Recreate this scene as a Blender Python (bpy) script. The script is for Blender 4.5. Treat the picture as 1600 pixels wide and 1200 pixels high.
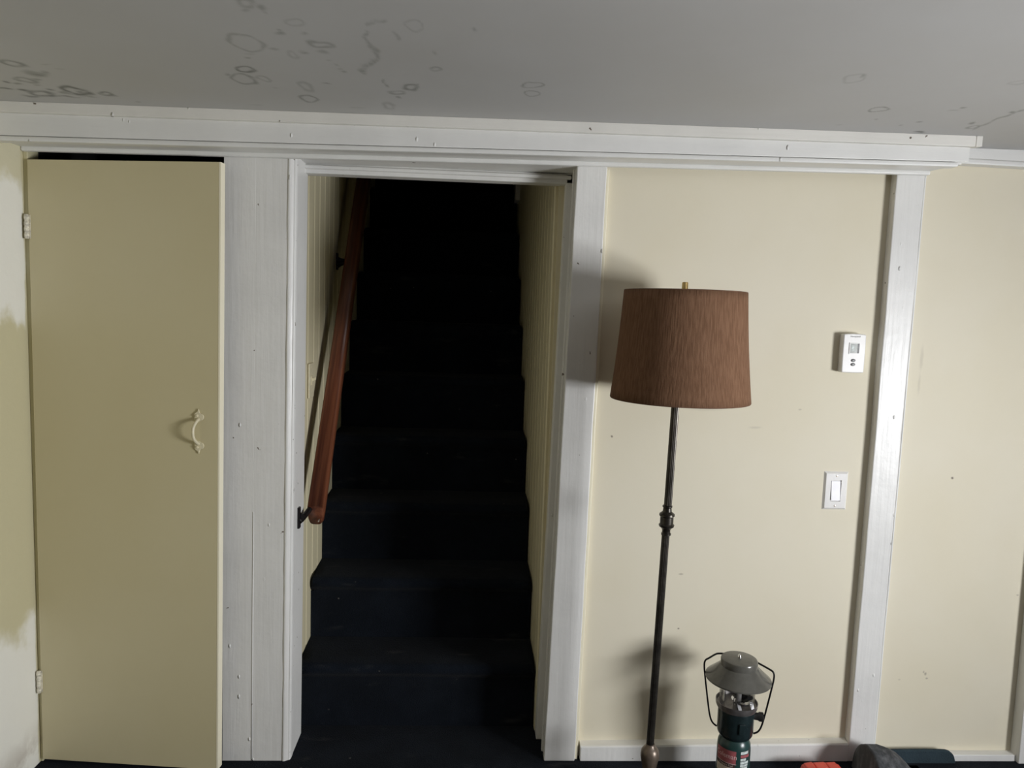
import bpy, bmesh, math, random
from mathutils import Vector, Matrix, noise
random.seed(7)
for o in list(bpy.data.objects): bpy.data.objects.remove(o)
S = bpy.context.scene
C = S.collection
PI = math.pi

# ------------------------------------------------------------------ camera
F = 1155.0; CX, CY = 800.0, 600.0
D, H = 2.21, 1.412                     # distance to the wall with the stair door, eye height
yaw, pitch, roll = math.radians(3.0), math.radians(5.5), math.radians(1.9)
fw = Vector((math.sin(yaw)*math.cos(pitch), math.cos(yaw)*math.cos(pitch), -math.sin(pitch)))
r0 = Vector((math.cos(yaw), -math.sin(yaw), 0)); u0 = r0.cross(fw)
rt = r0*math.cos(roll) + u0*math.sin(roll); up = -r0*math.sin(roll) + u0*math.cos(roll)
EYE = Vector((0, -D, H))
cam = bpy.data.cameras.new('camera'); cam.sensor_fit = 'HORIZONTAL'; cam.sensor_width = 36; cam.lens = F*36/1600
cam.clip_start = 0.01
camo = bpy.data.objects.new('camera', cam); C.objects.link(camo)
camo.matrix_world = Matrix(((rt.x, up.x, -fw.x, EYE.x), (rt.y, up.y, -fw.y, EYE.y), (rt.z, up.z, -fw.z, EYE.z), (0, 0, 0, 1)))
S.camera = camo

def ray(x, y): return fw + rt*((x-CX)/F) - up*((y-CY)/F)
def aty(x, y, Y=0.0): d = ray(x, y); return EYE + d*((Y+D)/d.y)
def atz(x, y, Z=0.0): d = ray(x, y); return EYE + d*((Z-H)/d.z)
def atx(x, y, X=0.0): d = ray(x, y); return EYE + d*(X/d.x)

# ------------------------------------------------------------------ light
ROOM_R, ROOM_B, ROOM_L = 2.62, -4.6, -1.289
w = bpy.data.worlds.new('sky'); S.world = w; w.use_nodes = True
w.node_tree.nodes['Background'].inputs[0].default_value = (0.75, 0.85, 1.0, 1)
w.node_tree.nodes['Background'].inputs[1].default_value = 0.6
WIN = dict(y0=-2.50, y1=-1.60, z0=0.62, z1=1.28)          # window in the right-hand wall
def area(name, loc, rot, sx, sy, power, col):
    l = bpy.data.lights.new(name, 'AREA'); l.shape = 'RECTANGLE'; l.size = sx; l.size_y = sy
    l.energy = power; l.color = col
    o = bpy.data.objects.new(name, l); C.objects.link(o); o.location = loc; o.rotation_euler = rot
    return o
area('window_daylight', (ROOM_R+0.13, (WIN['y0']+WIN['y1'])/2-.02, (WIN['z0']+WIN['z1'])/2), (0, PI/2, math.radians(-17)),
     WIN['z1']-WIN['z0'], WIN['y1']-WIN['y0'], 110, (0.97, 0.98, 1.0))
S.view_settings.view_transform = 'Standard'; S.view_settings.look = 'None'
S.view_settings.gamma = 1; S.view_settings.use_curve_mapping = False
S.view_settings.exposure = 0.0
S.cycles.use_denoising = True
S.cycles.max_bounces = 8; S.cycles.diffuse_bounces = 6

# ------------------------------------------------------------------ materials
class N:
    def __init__(s, name):
        s.m = bpy.data.materials.new(name); s.m.use_nodes = True
        s.t = s.m.node_tree; s.b = s.t.nodes['Principled BSDF']; s.tc = None
    def n(s, typ, **kw):
        x = s.t.nodes.new(typ)
        for k, v in kw.items(): setattr(x, k, v)
        return x
    def link(s, a, b): s.t.links.new(a, b)
    def coord(s, scale=(1, 1, 1), kind='Object'):
        if s.tc is None: s.tc = s.n('ShaderNodeTexCoord')
        mp = s.n('ShaderNodeMapping'); mp.inputs['Scale'].default_value = scale
        s.link(s.tc.outputs[kind], mp.inputs[0]); return mp.outputs[0]
    def noise(s, vec, scale, detail=4, rough=0.55):
        x = s.n('ShaderNodeTexNoise'); x.inputs['Scale'].default_value = scale
        x.inputs['Detail'].default_value = detail; x.inputs['Roughness'].default_value = rough
        s.link(vec, x.inputs['Vector']); return x.outputs['Fac']
    def math(s, op, a, b=None, clamp=False):
        x = s.n('ShaderNodeMath', operation=op, use_clamp=clamp)
        for i, v in enumerate((a, b)):
            if v is None: continue
            if isinstance(v, (int, float)): x.inputs[i].default_value = v
            else: s.link(v, x.inputs[i])
        return x.outputs[0]
    def rng(s, v, a, b, c=0.0, d=1.0, smooth=True):
        x = s.n('ShaderNodeMapRange', interpolation_type='SMOOTHSTEP' if smooth else 'LINEAR')
        s.link(v, x.inputs[0])
        for i, k in enumerate((a, b, c, d)): x.inputs[i+1].default_value = k
        return x.outputs[0]
    def mix(s, f, a, b):
        x = s.n('ShaderNodeMix', data_type='RGBA')
        if isinstance(f, (int, float)): x.inputs[0].default_value = f
        else: s.link(f, x.inputs[0])
        for i, v in ((6, a), (7, b)):
            if isinstance(v, tuple): x.inputs[i].default_value = (*v, 1)
            else: s.link(v, x.inputs[i])
        return x.outputs[2]
    def col(s, v):
        if isinstance(v, tuple): s.b.inputs['Base Color'].default_value = (*v, 1)
        else: s.link(v, s.b.inputs['Base Color'])
    def set(s, rough=None, metal=None, spec=None, **kw):
        if rough is not None: s.b.inputs['Roughness'].default_value = rough
        if metal is not None: s.b.inputs['Metallic'].default_value = metal
        if spec is not None: s.b.inputs['Specular IOR Level'].default_value = spec
        for k, v in kw.items(): s.b.inputs[k.replace('_', ' ')].default_value = v
    def bump(s, h, dist=0.002, strength=1.0):
        x = s.n('ShaderNodeBump'); x.inputs['Distance'].default_value = dist; x.inputs['Strength'].default_value = strength
        s.link(h, x.inputs['Height']); s.link(x.outputs[0], s.b.inputs['Normal'])
    def marks(s, vec, items, warp=0.004, wscale=30):
        """Stains with a place of their own: items (x, y, rx, ry, ringwidth or 0 for a blob, strength)."""
        nz = s.n('ShaderNodeTexNoise'); nz.inputs['Scale'].default_value = wscale; nz.inputs['Detail'].default_value = 2
        s.link(vec, nz.inputs['Vector'])
        a = s.n('ShaderNodeVectorMath', operation='SUBTRACT'); s.link(nz.outputs['Color'], a.inputs[0]); a.inputs[1].default_value = (.5, .5, .5)
        b = s.n('ShaderNodeVectorMath', operation='SCALE'); s.link(a.outputs[0], b.inputs[0]); b.inputs['Scale'].default_value = warp
        p = s.n('ShaderNodeVectorMath', operation='ADD'); s.link(vec, p.inputs[0]); s.link(b.outputs[0], p.inputs[1])
        acc = None
        for (x, y, rx, ry, ring, st) in items:
            d = s.n('ShaderNodeVectorMath', operation='SUBTRACT'); s.link(p.outputs[0], d.inputs[0]); d.inputs[1].default_value = (x, y, 0)
            q = s.n('ShaderNodeVectorMath', operation='MULTIPLY'); s.link(d.outputs[0], q.inputs[0]); q.inputs[1].default_value = (1/rx, 1/ry, 0)
            L = s.n('ShaderNodeVectorMath', operation='LENGTH'); s.link(q.outputs[0], L.inputs[0])
            if ring:
                v = s.math('ABSOLUTE', s.math('SUBTRACT', L.outputs['Value'], 1.0)); v = s.rng(v, 0, ring, st, 0)
            else: v = s.rng(L.outputs['Value'], 0.2, 1.1, st, 0)
            acc = v if acc is None else s.math('MAXIMUM', acc, v)
        return acc

M = {}
def white_paint(name, base=(0.80, 0.797, 0.775), rough=0.36, grain=(60, 60, 3), chips=True):
    m = N(name); v = m.coord((1, 1, 1))
    g = m.noise(m.coord(grain), 1.0, 3)
    f = m.noise(v, 14, 5)
    vor = m.n('ShaderNodeTexVoronoi'); vor.inputs['Scale'].default_value = 26; m.link(m.coord((1, 1, .55)), vor.inputs['Vector'])
    spots = m.rng(vor.outputs['Distance'], 0.03, 0.12, 1, 0)
    gate = m.rng(m.noise(v, 3.5, 2), 0.50, 0.60)
    drip = m.math('MULTIPLY', spots, gate)
    h = m.math('ADD', m.math('MULTIPLY', g, 0.5), m.math('ADD', m.math('MULTIPLY', f, 0.8), m.math('MULTIPLY', drip, 2.4)))
    m.bump(h, 0.0026, 0.8)
    c = m.mix(m.rng(m.noise(v, 5, 4), .35, .75), base, tuple(x*0.93 for x in base))
    if chips:
        ch = m.rng(m.noise(v, 42, 2), 0.735, 0.76)
        c = m.mix(ch, c, (0.16, 0.13, 0.10))
    m.col(c); m.set(rough=rough); M[name] = m.m; return m.m
white_paint('white_gloss_paint')
white_paint('white_flat_trim', (0.80, 0.80, 0.78), 0.42, (3, 60, 60), False)
white_paint('filler_strip_paint', (0.80, 0.785, 0.735), 0.5, (3, 60, 60), True)

def cream(name, base, rough=0.45, marks=None, rot=False):
    m = N(name); v = m.coord()
    c = m.mix(m.rng(m.noise(v, 2.2, 4), .3, .75), base, tuple(k*s for k, s in zip(base, (.965, .955, .92))))
    if marks:
        mp = m.n('ShaderNodeMapping'); mp.inputs['Rotation'].default_value = (-PI/2, 0, 0)
        m.link(m.tc.outputs['Object'], mp.inputs[0])
        c = m.mix(m.marks(mp.outputs[0], marks, 0.004, 60), c, (0.16, 0.13, 0.10))
    m.col(c); m.set(rough=rough, spec=.35)
    m.bump(m.math('ADD', m.noise(v, 3, 3), m.math('MULTIPLY', m.noise(v, 160, 2), .05)), 0.004, 0.35)
    M[name] = m.m
def wallmark(px, py, rx, ry, st):
    p = aty(px, py, 0.03); return (p.x, p.z, rx/520, ry/520, 0, st)
CREAM = (0.78, 0.73, 0.59)
cream('cream_wall_paint', CREAM, 0.62, [wallmark(*a) for a in (
    (1488, 747, 3, 3, .9), (1446, 1053, 3, 4, .55), (1448, 1060, 3, 2, .5), (1443, 1050, 2, 3, .4), (956, 682, 2.5, 2.5, .8), (1064, 897, 5, 2, .45), (1060, 982, 2.5, 2, .8),
    (1180, 668, 14, 2.5, .18), (1100, 640, 40, 3, .10), (1250, 640, 4, 2, .3), (1440, 560, 4, 26, .16), (1436, 600, 3, 22, .14),
    (1128, 262, 2, 3, .9), (1405, 1062, 3, 2, .2), (1280, 1158, 18, 4, .22), (1590, 930, 3, 2, .4))])
cream('cream_door_paint', (0.61, 0.55, 0.355), 0.38)
cream('lit_edge_and_bead_cream', (0.86, 0.81, 0.64), 0.35)  # door edge lightened because it faces the window; also the plain bead's cream
cream('stairwell_paint', (0.72, 0.66, 0.46), 0.38)

def solid(name, col, rough=0.5, metal=0.0, nscale=0, namt=0.15, bumpd=0, spec=None):
    m = N(name)
    if nscale:
        f = m.noise(m.coord(), nscale, 4)
        m.col(m.mix(m.rng(f, .3, .7), tuple(c*(1-namt) for c in col), tuple(min(1, c*(1+namt)) for c in col)))
        if bumpd: m.bump(f, bumpd, .6)
    else: m.col(col)
    m.set(rough=rough, metal=metal, spec=spec); M[name] = m.m; return m
solid('white_plastic', (0.82, 0.81, 0.79), 0.32, 0, 40, .02)
solid('white_rocker_plastic', (0.80, 0.80, 0.83), 0.28, 0, 40, .02)
solid('lcd_grey', (0.42, 0.44, 0.42), 0.15, 0, 90, .12)
solid('dark_plastic_and_shade', (0.03, 0.03, 0.03), 0.35, 0, 60, .2)  # plastic parts, and the black that stands in for shade in closet and stairwell
solid('grey_print', (0.28, 0.28, 0.28), 0.6, 0, 60, .1)
solid('button_grey', (0.10, 0.10, 0.10), 0.4, 0, 90, .25)
solid('painted_metal_cream', (0.72, 0.66, 0.47), 0.35, 0, 120, .08, .0006)
solid('hinge_paint', (0.74, 0.70, 0.58), 0.4, 0, 120, .25, .0008)
solid('screw_metal', (0.55, 0.50, 0.42), 0.3, 0.9, 200, .1)
solid('brass', (0.72, 0.52, 0.22), 0.22, 1.0, 60, .15)
solid('dark_bronze', (0.055, 0.05, 0.043), 0.33, 0.75, 35, .35, .0004)
solid('aged_bronze', (0.15, 0.118, 0.092), 0.36, 0.45, 30, .35, .0006)
solid('black_iron', (0.016, 0.014, 0.015), 0.4, 0.5, 60, .2)
solid('lantern_cap_enamel', (0.105, 0.102, 0.09), 0.2, 0, 50, .08)
solid('lantern_body_green', (0.012, 0.021, 0.023), 0.25, 0, 40, .2)
solid('cylinder_green', (0.019, 0.050, 0.047), 0.28, 0, 40, .15)
solid('lantern_collar_metal', (0.22, 0.205, 0.20), 0.35, 0.7, 50, .2)
solid('chrome', (0.82, 0.82, 0.83), 0.12, 1.0, 40, .05)
solid('burner_grey', (0.45, 0.44, 0.43), 0.4, 0.6, 60, .15)
solid('black_wire', (0.012, 0.012, 0.013), 0.35, 0.3, 60, .2)
solid('label_red', (0.36, 0.10, 0.11), 0.4, 0, 90, .15)
solid('label_cream', (0.66, 0.58, 0.50), 0.45, 0, 90, .12)
solid('label_dark', (0.06, 0.03, 0.03), 0.45, 0, 90, .12)
solid('label_white', (0.62, 0.68, 0.66), 0.45, 0, 200, .25)
solid('label_pink_ink', (0.78, 0.55, 0.54), 0.5, 0, 90, .1)
solid('red_plastic', (0.72, 0.075, 0.045), 0.35, 0, 60, .06)
m = solid('strap_dark', (0.05, 0.055, 0.06), 0.6, 0, 80, .2)

solid('dark_unseen_wall', (0.11, 0.07, 0.04), 0.5, 0, 6, .25)  # invented dark brown for walls out of view, to cut bounced light
def carpet(name, base, dustc=(0.19, 0.18, 0.165)):
    m = N(name); v = m.coord()
    f = m.noise(v, 260, 2); big = m.noise(v, 6, 4)
    c = m.mix(m.rng(big, .35, .7), base, tuple(x*1.5 for x in base))
    vor = m.n('ShaderNodeTexVoronoi'); vor.inputs['Scale'].default_value = 17; m.link(v, vor.inputs['Vector'])
    lint = m.math('MULTIPLY', m.rng(vor.outputs['Distance'], 0.02, 0.075, 1, 0), m.rng(m.noise(v, 7, 1), .52, .62))
    dust = m.math('MULTIPLY', m.rng(m.noise(m.coord((2, 6, 6)), 2.4, 5), .6, .76), 0.12)
    c = m.mix(m.math('MAXIMUM', m.math('MULTIPLY', lint, .6), dust), c, dustc)
    m.col(c); m.set(rough=1.0, spec=0.05); m.bump(f, 0.004, 0.8); M[name] = m.m
    m.b.inputs['Sheen Weight'].default_value = 0.03
carpet('navy_carpet', (0.0066, 0.0088, 0.0130))
carpet('carpet_flap', (0.027, 0.041, 0.050))

m = N('lamp_linen'); v = m.coord()
ob = m.coord((260, 260, 16)); th = m.noise(ob, 1.0, 3); th2 = m.noise(m.coord((240, 240, 240)), 1.0, 2)
slub = m.noise(m.coord((55, 55, 2.2)), 1.0, 2)
c = m.mix(m.rng(th, .3, .7), (0.150, 0.080, 0.046), (0.215, 0.120, 0.072))
c = m.mix(m.math('MULTIPLY', m.rng(slub, .62, .74), .2), c, (0.27, 0.160, 0.098))
m.col(c); m.set(rough=0.9, spec=.1); m.bump(m.math('ADD', th, m.math('ADD', m.math('MULTIPLY', th2, .4), m.math('MULTIPLY', slub, .3))), 0.0012, .8)
M['lamp_linen'] = m.m
solid('shade_lining', (0.55, 0.48, 0.36), 0.8, 0, 60, .05)
solid('shade_trim', (0.13, 0.065, 0.035), 0.9, 0, 60, .15)

m = N('rail_wood')
g = m.noise(m.coord((60, 60, 2.2)), 1.0, 5); g2 = m.noise(m.coord((200, 200, 6)), 1.0, 3)
c = m.mix(m.rng(g, .3, .7), (0.080, 0.022, 0.011), (0.185, 0.062, 0.028)); c = m.mix(m.rng(g2, .55, .8), c, (0.08, 0.02, 0.01))
m.col(c); m.set(rough=0.4); m.bump(g2, 0.0008, .5); M['rail_wood'] = m.m

m = N('worn_cloth'); v = m.coord()
f = m.noise(m.coord((20, 20, 6)), 1.5, 6, .7)
m.col(m.mix(m.rng(f, .42, .72), (0.030, 0.033, 0.038), (0.125, 0.13, 0.14))); m.set(rough=0.75)
m.bump(m.noise(v, 300, 3), 0.001, .6); M['worn_cloth'] = m.m

m = N('globe_glass'); out_ = [n_ for n_ in m.t.nodes if n_.type == 'OUTPUT_MATERIAL'][0]
tr_ = m.n('ShaderNodeBsdfTransparent'); tr_.inputs[0].default_value = (.96, .96, .96, 1); gs_ = m.n('ShaderNodeBsdfGlossy'); gs_.inputs['Roughness'].default_value = .04
lw_ = m.n('ShaderNodeLayerWeight'); lw_.inputs[0].default_value = .25
sm_ = m.math('ADD', m.math('MULTIPLY', lw_.outputs['Fresnel'], .55), m.math('MULTIPLY', m.noise(m.coord(), 30, 3), .04)); mx_ = m.n('ShaderNodeMixShader')
m.link(sm_, mx_.inputs[0]); m.link(tr_.outputs[0], mx_.inputs[1]); m.link(gs_.outputs[0], mx_.inputs[2]); m.link(mx_.outputs[0], out_.inputs[0]); M['globe_glass'] = m.m

# left wall: old yellow-cream paint with white filler rolled on at the top and the bottom
m = N('patched_wall_paint'); v = m.coord(); sep = m.n('ShaderNodeSeparateXYZ'); m.link(v, sep.inputs[0])
wob = m.math('MULTIPLY', m.math('SUBTRACT', m.noise(v, 7, 4), .5), 0.35)
z = m.math('ADD', sep.outputs[2], wob)
top = m.rng(z, 1.33, 1.40); bot = m.rng(z, .52, .40)
f = m.math('MAXIMUM', top, bot)
strip = m.rng(m.math('ADD', sep.outputs[1], m.math('MULTIPLY', wob, .08)), -0.016, -0.006, 1, 0)   # roller stopped short of the corner
f = m.math('MULTIPLY', f, strip)
lip = m.rng(z, 1.69, 1.76, 1, 0); f = m.math('MULTIPLY', f, m.math('ADD', m.math('MULTIPLY', lip, .8), .2))
f = m.math('MULTIPLY', f, m.rng(sep.outputs[1], -.9, -.6))
c = m.mix(f, (0.60, 0.555, 0.36), (0.87, 0.86, 0.79))
dirt = m.math('MULTIPLY', m.rng(sep.outputs[2], .16, .0), m.rng(m.noise(v, 12, 4), .35, .6)); c = m.mix(m.math('MULTIPLY', dirt, .8), c, (0.36, 0.30, 0.24))
sp = m.marks(v, [], .0, 1) if False else None
m.col(c); m.set(rough=.6); m.bump(m.noise(v, 25, 5), .003, .5); M['patched_wall_paint'] = m.m

# ceiling: dull white paint with rings of old damp stains
def cz(x): return 1.9355 + 0.0105*x
def ceil_at(px, py):
    p = atz(px, py, 1.9355); return atz(px, py, cz(p.x))
def cs(px, py, rx, ry, ring, st):
    c = ceil_at(px, py); a = ceil_at(px+rx, py); b = ceil_at(px, py+ry); b2 = ceil_at(px, max(py-ry, -20))
    return (c.x, c.y, max(abs(a.x-c.x), .004), max(abs(b.y-b2.y)/2, .006), ring, st)
st = []
for a in [(22, 100, 13, 4, .5, .5), (57, 115, 20, 6, 0, .5), (66, 112, 9, 4, 0, .4), (40, 125, 12, 3, .5, .45), (55, 123, 8, 2.5, 0, .4), (12, 129.5, 7, 2, 0, .9), (28, 131, 10, 2, 0, .5), (57, 132, 5, 1.6, 0, .4),
          (8, 139, 14, 1.6, 0, .7), (38, 141, 14, 2.2, 0, .7), (64, 146, 14, 4, .5, .6), (50, 150, 20, 2.2, 0, .5), (78, 140.5, 8, 2, 0, .6), (118, 142, 15, 5, .5, .7), (104, 146, 16, 3, 0, .5), (128, 144, 7, 4, 0, .5), (100, 151, 34, 1.6, 0, .5), (140, 150.5, 14, 1.6, 0, .4), (166, 147, 9, 3, .6, .6), (178, 150, 10, 2, 0, .4), (70, 100, 14, 1.5, 0, .2), (95, 108, 12, 1.5, 0, .2), (212, 158, 6, 1.5, 0, .3),
          (385, 67, 26, 12, .16, .3), (383, 108.5, 14, 5, .3, .75), (381, 124, 18, 8, .2, .45), (388, 89, 9, 2, 0, .4), (392, 83, 12, 2, 0, .2), (411, 123, 8, 3, .4, .3), (352, 115, 5, 3, 0, .3), (383, 5, 12, 8, .5, .3), (384, 18, 9, 4, 0, .25), (412, 13, 9, 6, 0, .32), (418, 20, 5, 3, 0, .25), (436, 51, 9, 5, 0, .35), (434, 45, 6, 3, 0, .3), (458, 35, 14, 6, .3, .2), (476, 53, 9, 4, 0, .3), (501, 69, 14, 4, .5, .38), (475, 81, 10, 3, 0, .3), (503, 80, 9, 4, 0, .28), (427, 77, 8, 3, 0, .25), (457, 86, 7, 4, .5, .2), (430, 137, 8, 1.2, 0, .2),
          (482, 154, 13, 5, .25, .5), (478, 136, 7, 6, .5, .25), (510, 130, 12, 1.4, 0, .35), (533, 108, 5, 2, 0, .35), (540, 112, 5, 2, 0, .35), (525, 102, 6, 2, 0, .2), (512, 95, 8, 2, 0, .18),
          (641, 137, 11, 5, .4, .5), (650, 133, 7, 2, 0, .4), (620, 145, 10, 3, .5, .4), (622, 153, 8, 2, 0, .5), (605, 133, 4, 4, 0, .4), (602, 128, 2.5, 5, 0, .35), (646, 40, 14, 8, .2, .22), (678, 83, 5, 3, 0, .25), (682, 107, 8, 3, .5, .35), (740, 47, 6, 3, 0, .3), (607, 166, 8, 4, .5, .25), (560, 168, 20, 1.2, 0, .25), (400, 164, 14, 1.2, 0, .15),
          (832, 133, 14, 5, .16, .45), (830, 147, 12, 4, .18, .4), (1374, 171, 14, 4, .2, .6), (1371, 186, 6, 1.2, 0, .3), (1334, 123, 16, 6, .25, .2), (1345, 119, 6, 2.5, 0, .5), (1504, 169, 9, 2, 0, .5), (1490, 173, 14, 1.5, 0, .25), (1440, 190, 5, 1.4, 0, .6), (1411, 195, 4, 1.2, 0, .5), (1519, 192, 6, 2, 0, .5), (1520, 199, 9, 2.5, .4, .5), (1438, 206, 14, 1.6, 0, .9), (1310, 195, 5, 1, 0, .25), (1582, 176, 9, 2, 0, .5), (1590, 130, 12, 4, .3, .2)]: st.append(cs(*a))
def chain(pts, r, s):
    for (x0, y0), (x1, y1) in zip(pts, pts[1:]):
        n = max(1, int(math.hypot(x1-x0, y1-y0)/3.5))
        for k in range(n): st.append(cs(x0+(x1-x0)*k/n, y0+(y1-y0)*k/n, r, r, 0, s*random.uniform(.6, 1.1)))
chain([(575, 36), (590, 32), (606, 35)], 5, .32); chain([(575, 50), (573, 60), (580, 72), (588, 80), (586, 92), (572, 101), (563, 108), (570, 117)], 5, .38)
chain([(614, 52), (622, 62)], 5, .3); chain([(1524, 202), (1556, 186), (1600, 172)], 4, .4)
m = N('stained_ceiling_paint'); v = m.coord()
at_ = m.n('ShaderNodeAttribute'); at_.attribute_name = 'stain'
s1 = m.math('MULTIPLY', at_.outputs['Fac'], m.rng(m.noise(v, 40, 3), .25, .6, .45, 1))
c = m.mix(m.rng(m.noise(v, 1.6, 4), .3, .75), (0.51, 0.51, 0.51), (0.48, 0.475, 0.465))
c = m.mix(m.math('MULTIPLY', s1, .85), c, (0.11, 0.115, 0.10)); m.col(c); m.set(rough=.62)
m.bump(m.math('ADD', m.noise(v, 4, 3), m.math('MULTIPLY', m.noise(v, 90, 2), .06)), .004, .35); M['stained_ceiling_paint'] = m.m

# ------------------------------------------------------------------ mesh helpers
def link_mesh(name, verts, faces, mat, parent=None, smooth=False, loc=None):
    me = bpy.data.meshes.new(name); me.from_pydata([tuple(v) for v in verts], [], faces); me.update()
    bm = bmesh.new(); bm.from_mesh(me); bmesh.ops.recalc_face_normals(bm, faces=bm.faces); bm.to_mesh(me); bm.free()
    o = bpy.data.objects.new(name, me); C.objects.link(o); o.data.materials.append(M[mat] if isinstance(mat, str) else mat)
    if smooth:
        for p in me.polygons: p.use_smooth = True
    if loc is not None: o.location = loc
    if parent: o.parent = parent
    return o
def bevel(o, wd=0.003, seg=2, ang=35):
    b = o.modifiers.new('bevel', 'BEVEL'); b.width = wd; b.segments = seg; b.limit_method = 'ANGLE'; b.angle_limit = math.radians(ang)
    return o
def wob(o, amt=.0012, sc=9):
    return o
def prism(name, poly, off, mat, parent=None, bw=0.0, seg=2, smooth=False):
    """poly: 3D outline; off: vector that the outline is pushed along."""
    n = len(poly); off = Vector(off)
    V = [Vector(p) for p in poly] + [Vector(p)+off for p in poly]
    Fc = [tuple(range(n))[::-1], tuple(range(n, 2*n))] + [(i, (i+1) % n, n+(i+1) % n, n+i) for i in range(n)]
    o = link_mesh(name, V, Fc, mat, parent, smooth)
    if bw: bevel(o, bw, seg)
    return o
def hexa(name, b, t, mat, parent=None, bw=0.0, seg=2):
    """b, t: four bottom points and four top points."""
    V = list(b)+list(t)
    Fc = [(3, 2, 1, 0), (4, 5, 6, 7)] + [(i, (i+1) % 4, 4+(i+1) % 4, 4+i) for i in range(4)]
    o = link_mesh(name, V, Fc, mat, parent)
    if bw: bevel(o, bw, seg)
    return o
def box(name, x0, x1, y0, y1, z0, z1, mat, parent=None, bw=0.0, seg=2):
    P = [(x0, y0), (x1, y0), (x1, y1), (x0, y1)]
    return hexa(name, [(x, y, z0) for x, y in P], [(x, y, z1) for x, y in P], mat, parent, bw, seg)
def lathe(name, prof, mat, parent=None, seg=40, closed=False, smooth=True, a0=0.0, a1=2*PI):
    full = abs(a1-a0-2*PI) < 1e-6
    V = []; Fc = []; n = len(prof); k = seg if full else seg+1
    for i in range(k):
        a = a0+(a1-a0)*i/seg
        for r, z in prof: V.append((r*math.cos(a), r*math.sin(a), z))
    for i in range(seg):
        j = (i+1) % k
        for q in range(n-1): Fc.append((i*n+q, j*n+q, j*n+q+1, i*n+q+1))
    o = link_mesh(name, V, Fc, mat, parent, smooth)
    bm = bmesh.new(); bm.from_mesh(o.data); bmesh.ops.remove_doubles(bm, verts=bm.verts, dist=1e-6)
    bmesh.ops.recalc_face_normals(bm, faces=bm.faces); bm.to_mesh(o.data); bm.free()
    if smooth:
        for p in o.data.polygons: p.use_smooth = True
        es = o.modifiers.new('edges', 'EDGE_SPLIT'); es.split_angle = math.radians(38)
    return o
def tube(name, pts, r, mat, parent=None, seg=8, smoothpath=0, sx=1.0):
    P = [Vector(p) for p in pts]; rad = list(r) if isinstance(r, (list, tuple)) else [r]*len(P)
    for _ in range(smoothpath):
        q = [rad[0]]
        for a, b in zip(rad, rad[1:]): q += [a*.75+b*.25, a*.25+b*.75]
        rad = q+[rad[-1]]; Q = [P[0]]
        for a, b in zip(P, P[1:]): Q += [a.lerp(b, .25), a.lerp(b, .75)]
        P = Q+[P[-1]]
    V = []; Fc = []; prev = None
    for i, p in enumerate(P):
        t = (P[min(i+1, len(P)-1)]-P[max(i-1, 0)]).normalized()
        if prev is None:
            a = Vector((0, 0, 1)) if abs(t.z) < .9 else Vector((1, 0, 0)); nrm = t.cross(a).normalized()
        else: nrm = (prev - t*prev.dot(t)).normalized()
        prev = nrm; bn = t.cross(nrm)
        rr = rad[i]
        for k in range(seg):
            a = 2*PI*k/seg; V.append(p+nrm*(math.cos(a)*rr*sx)+bn*(math.sin(a)*rr))
    for i in range(len(P)-1):
        for k in range(seg): Fc.append((i*seg+k, i*seg+(k+1) % seg, (i+1)*seg+(k+1) % seg, (i+1)*seg+k))
    Fc += [tuple(range(seg))[::-1], tuple(range((len(P)-1)*seg, len(P)*seg))]
    return link_mesh(name, V, Fc, mat, parent, True)
def tag(o, label, cat, group=None, kind=None):
    o['label'] = label; o['category'] = cat
    if group: o['group'] = group
    if kind: o['kind'] = kind
    return o
def struct(o, label, cat): return tag(o, label, cat, kind='structure')
def thing(name, loc, label, cat, group=None, rz=0.0):
    o = bpy.data.objects.new(name, None); C.objects.link(o); o.location = loc; o.rotation_euler = (0, 0, rz); o.empty_display_size = .05
    return tag(o, label, cat, group)
def text_mesh(s, size, align='CENTER'):
    cu = bpy.data.curves.new('lettering', 'FONT'); cu.body = s; cu.size = size; cu.align_x = align; cu.align_y = 'CENTER'; cu.resolution_u = 2
    o = bpy.data.objects.new('lettering', cu); C.objects.link(o); bpy.context.view_layer.update()
    me = bpy.data.meshes.new_from_object(o.evaluated_get(bpy.context.evaluated_depsgraph_get()))
    V = [v.co.copy() for v in me.vertices]; Fc = [tuple(p.vertices) for p in me.polygons]
    bpy.data.objects.remove(o); bpy.data.curves.remove(cu); bpy.data.meshes.remove(me)
    return V, Fc

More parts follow.
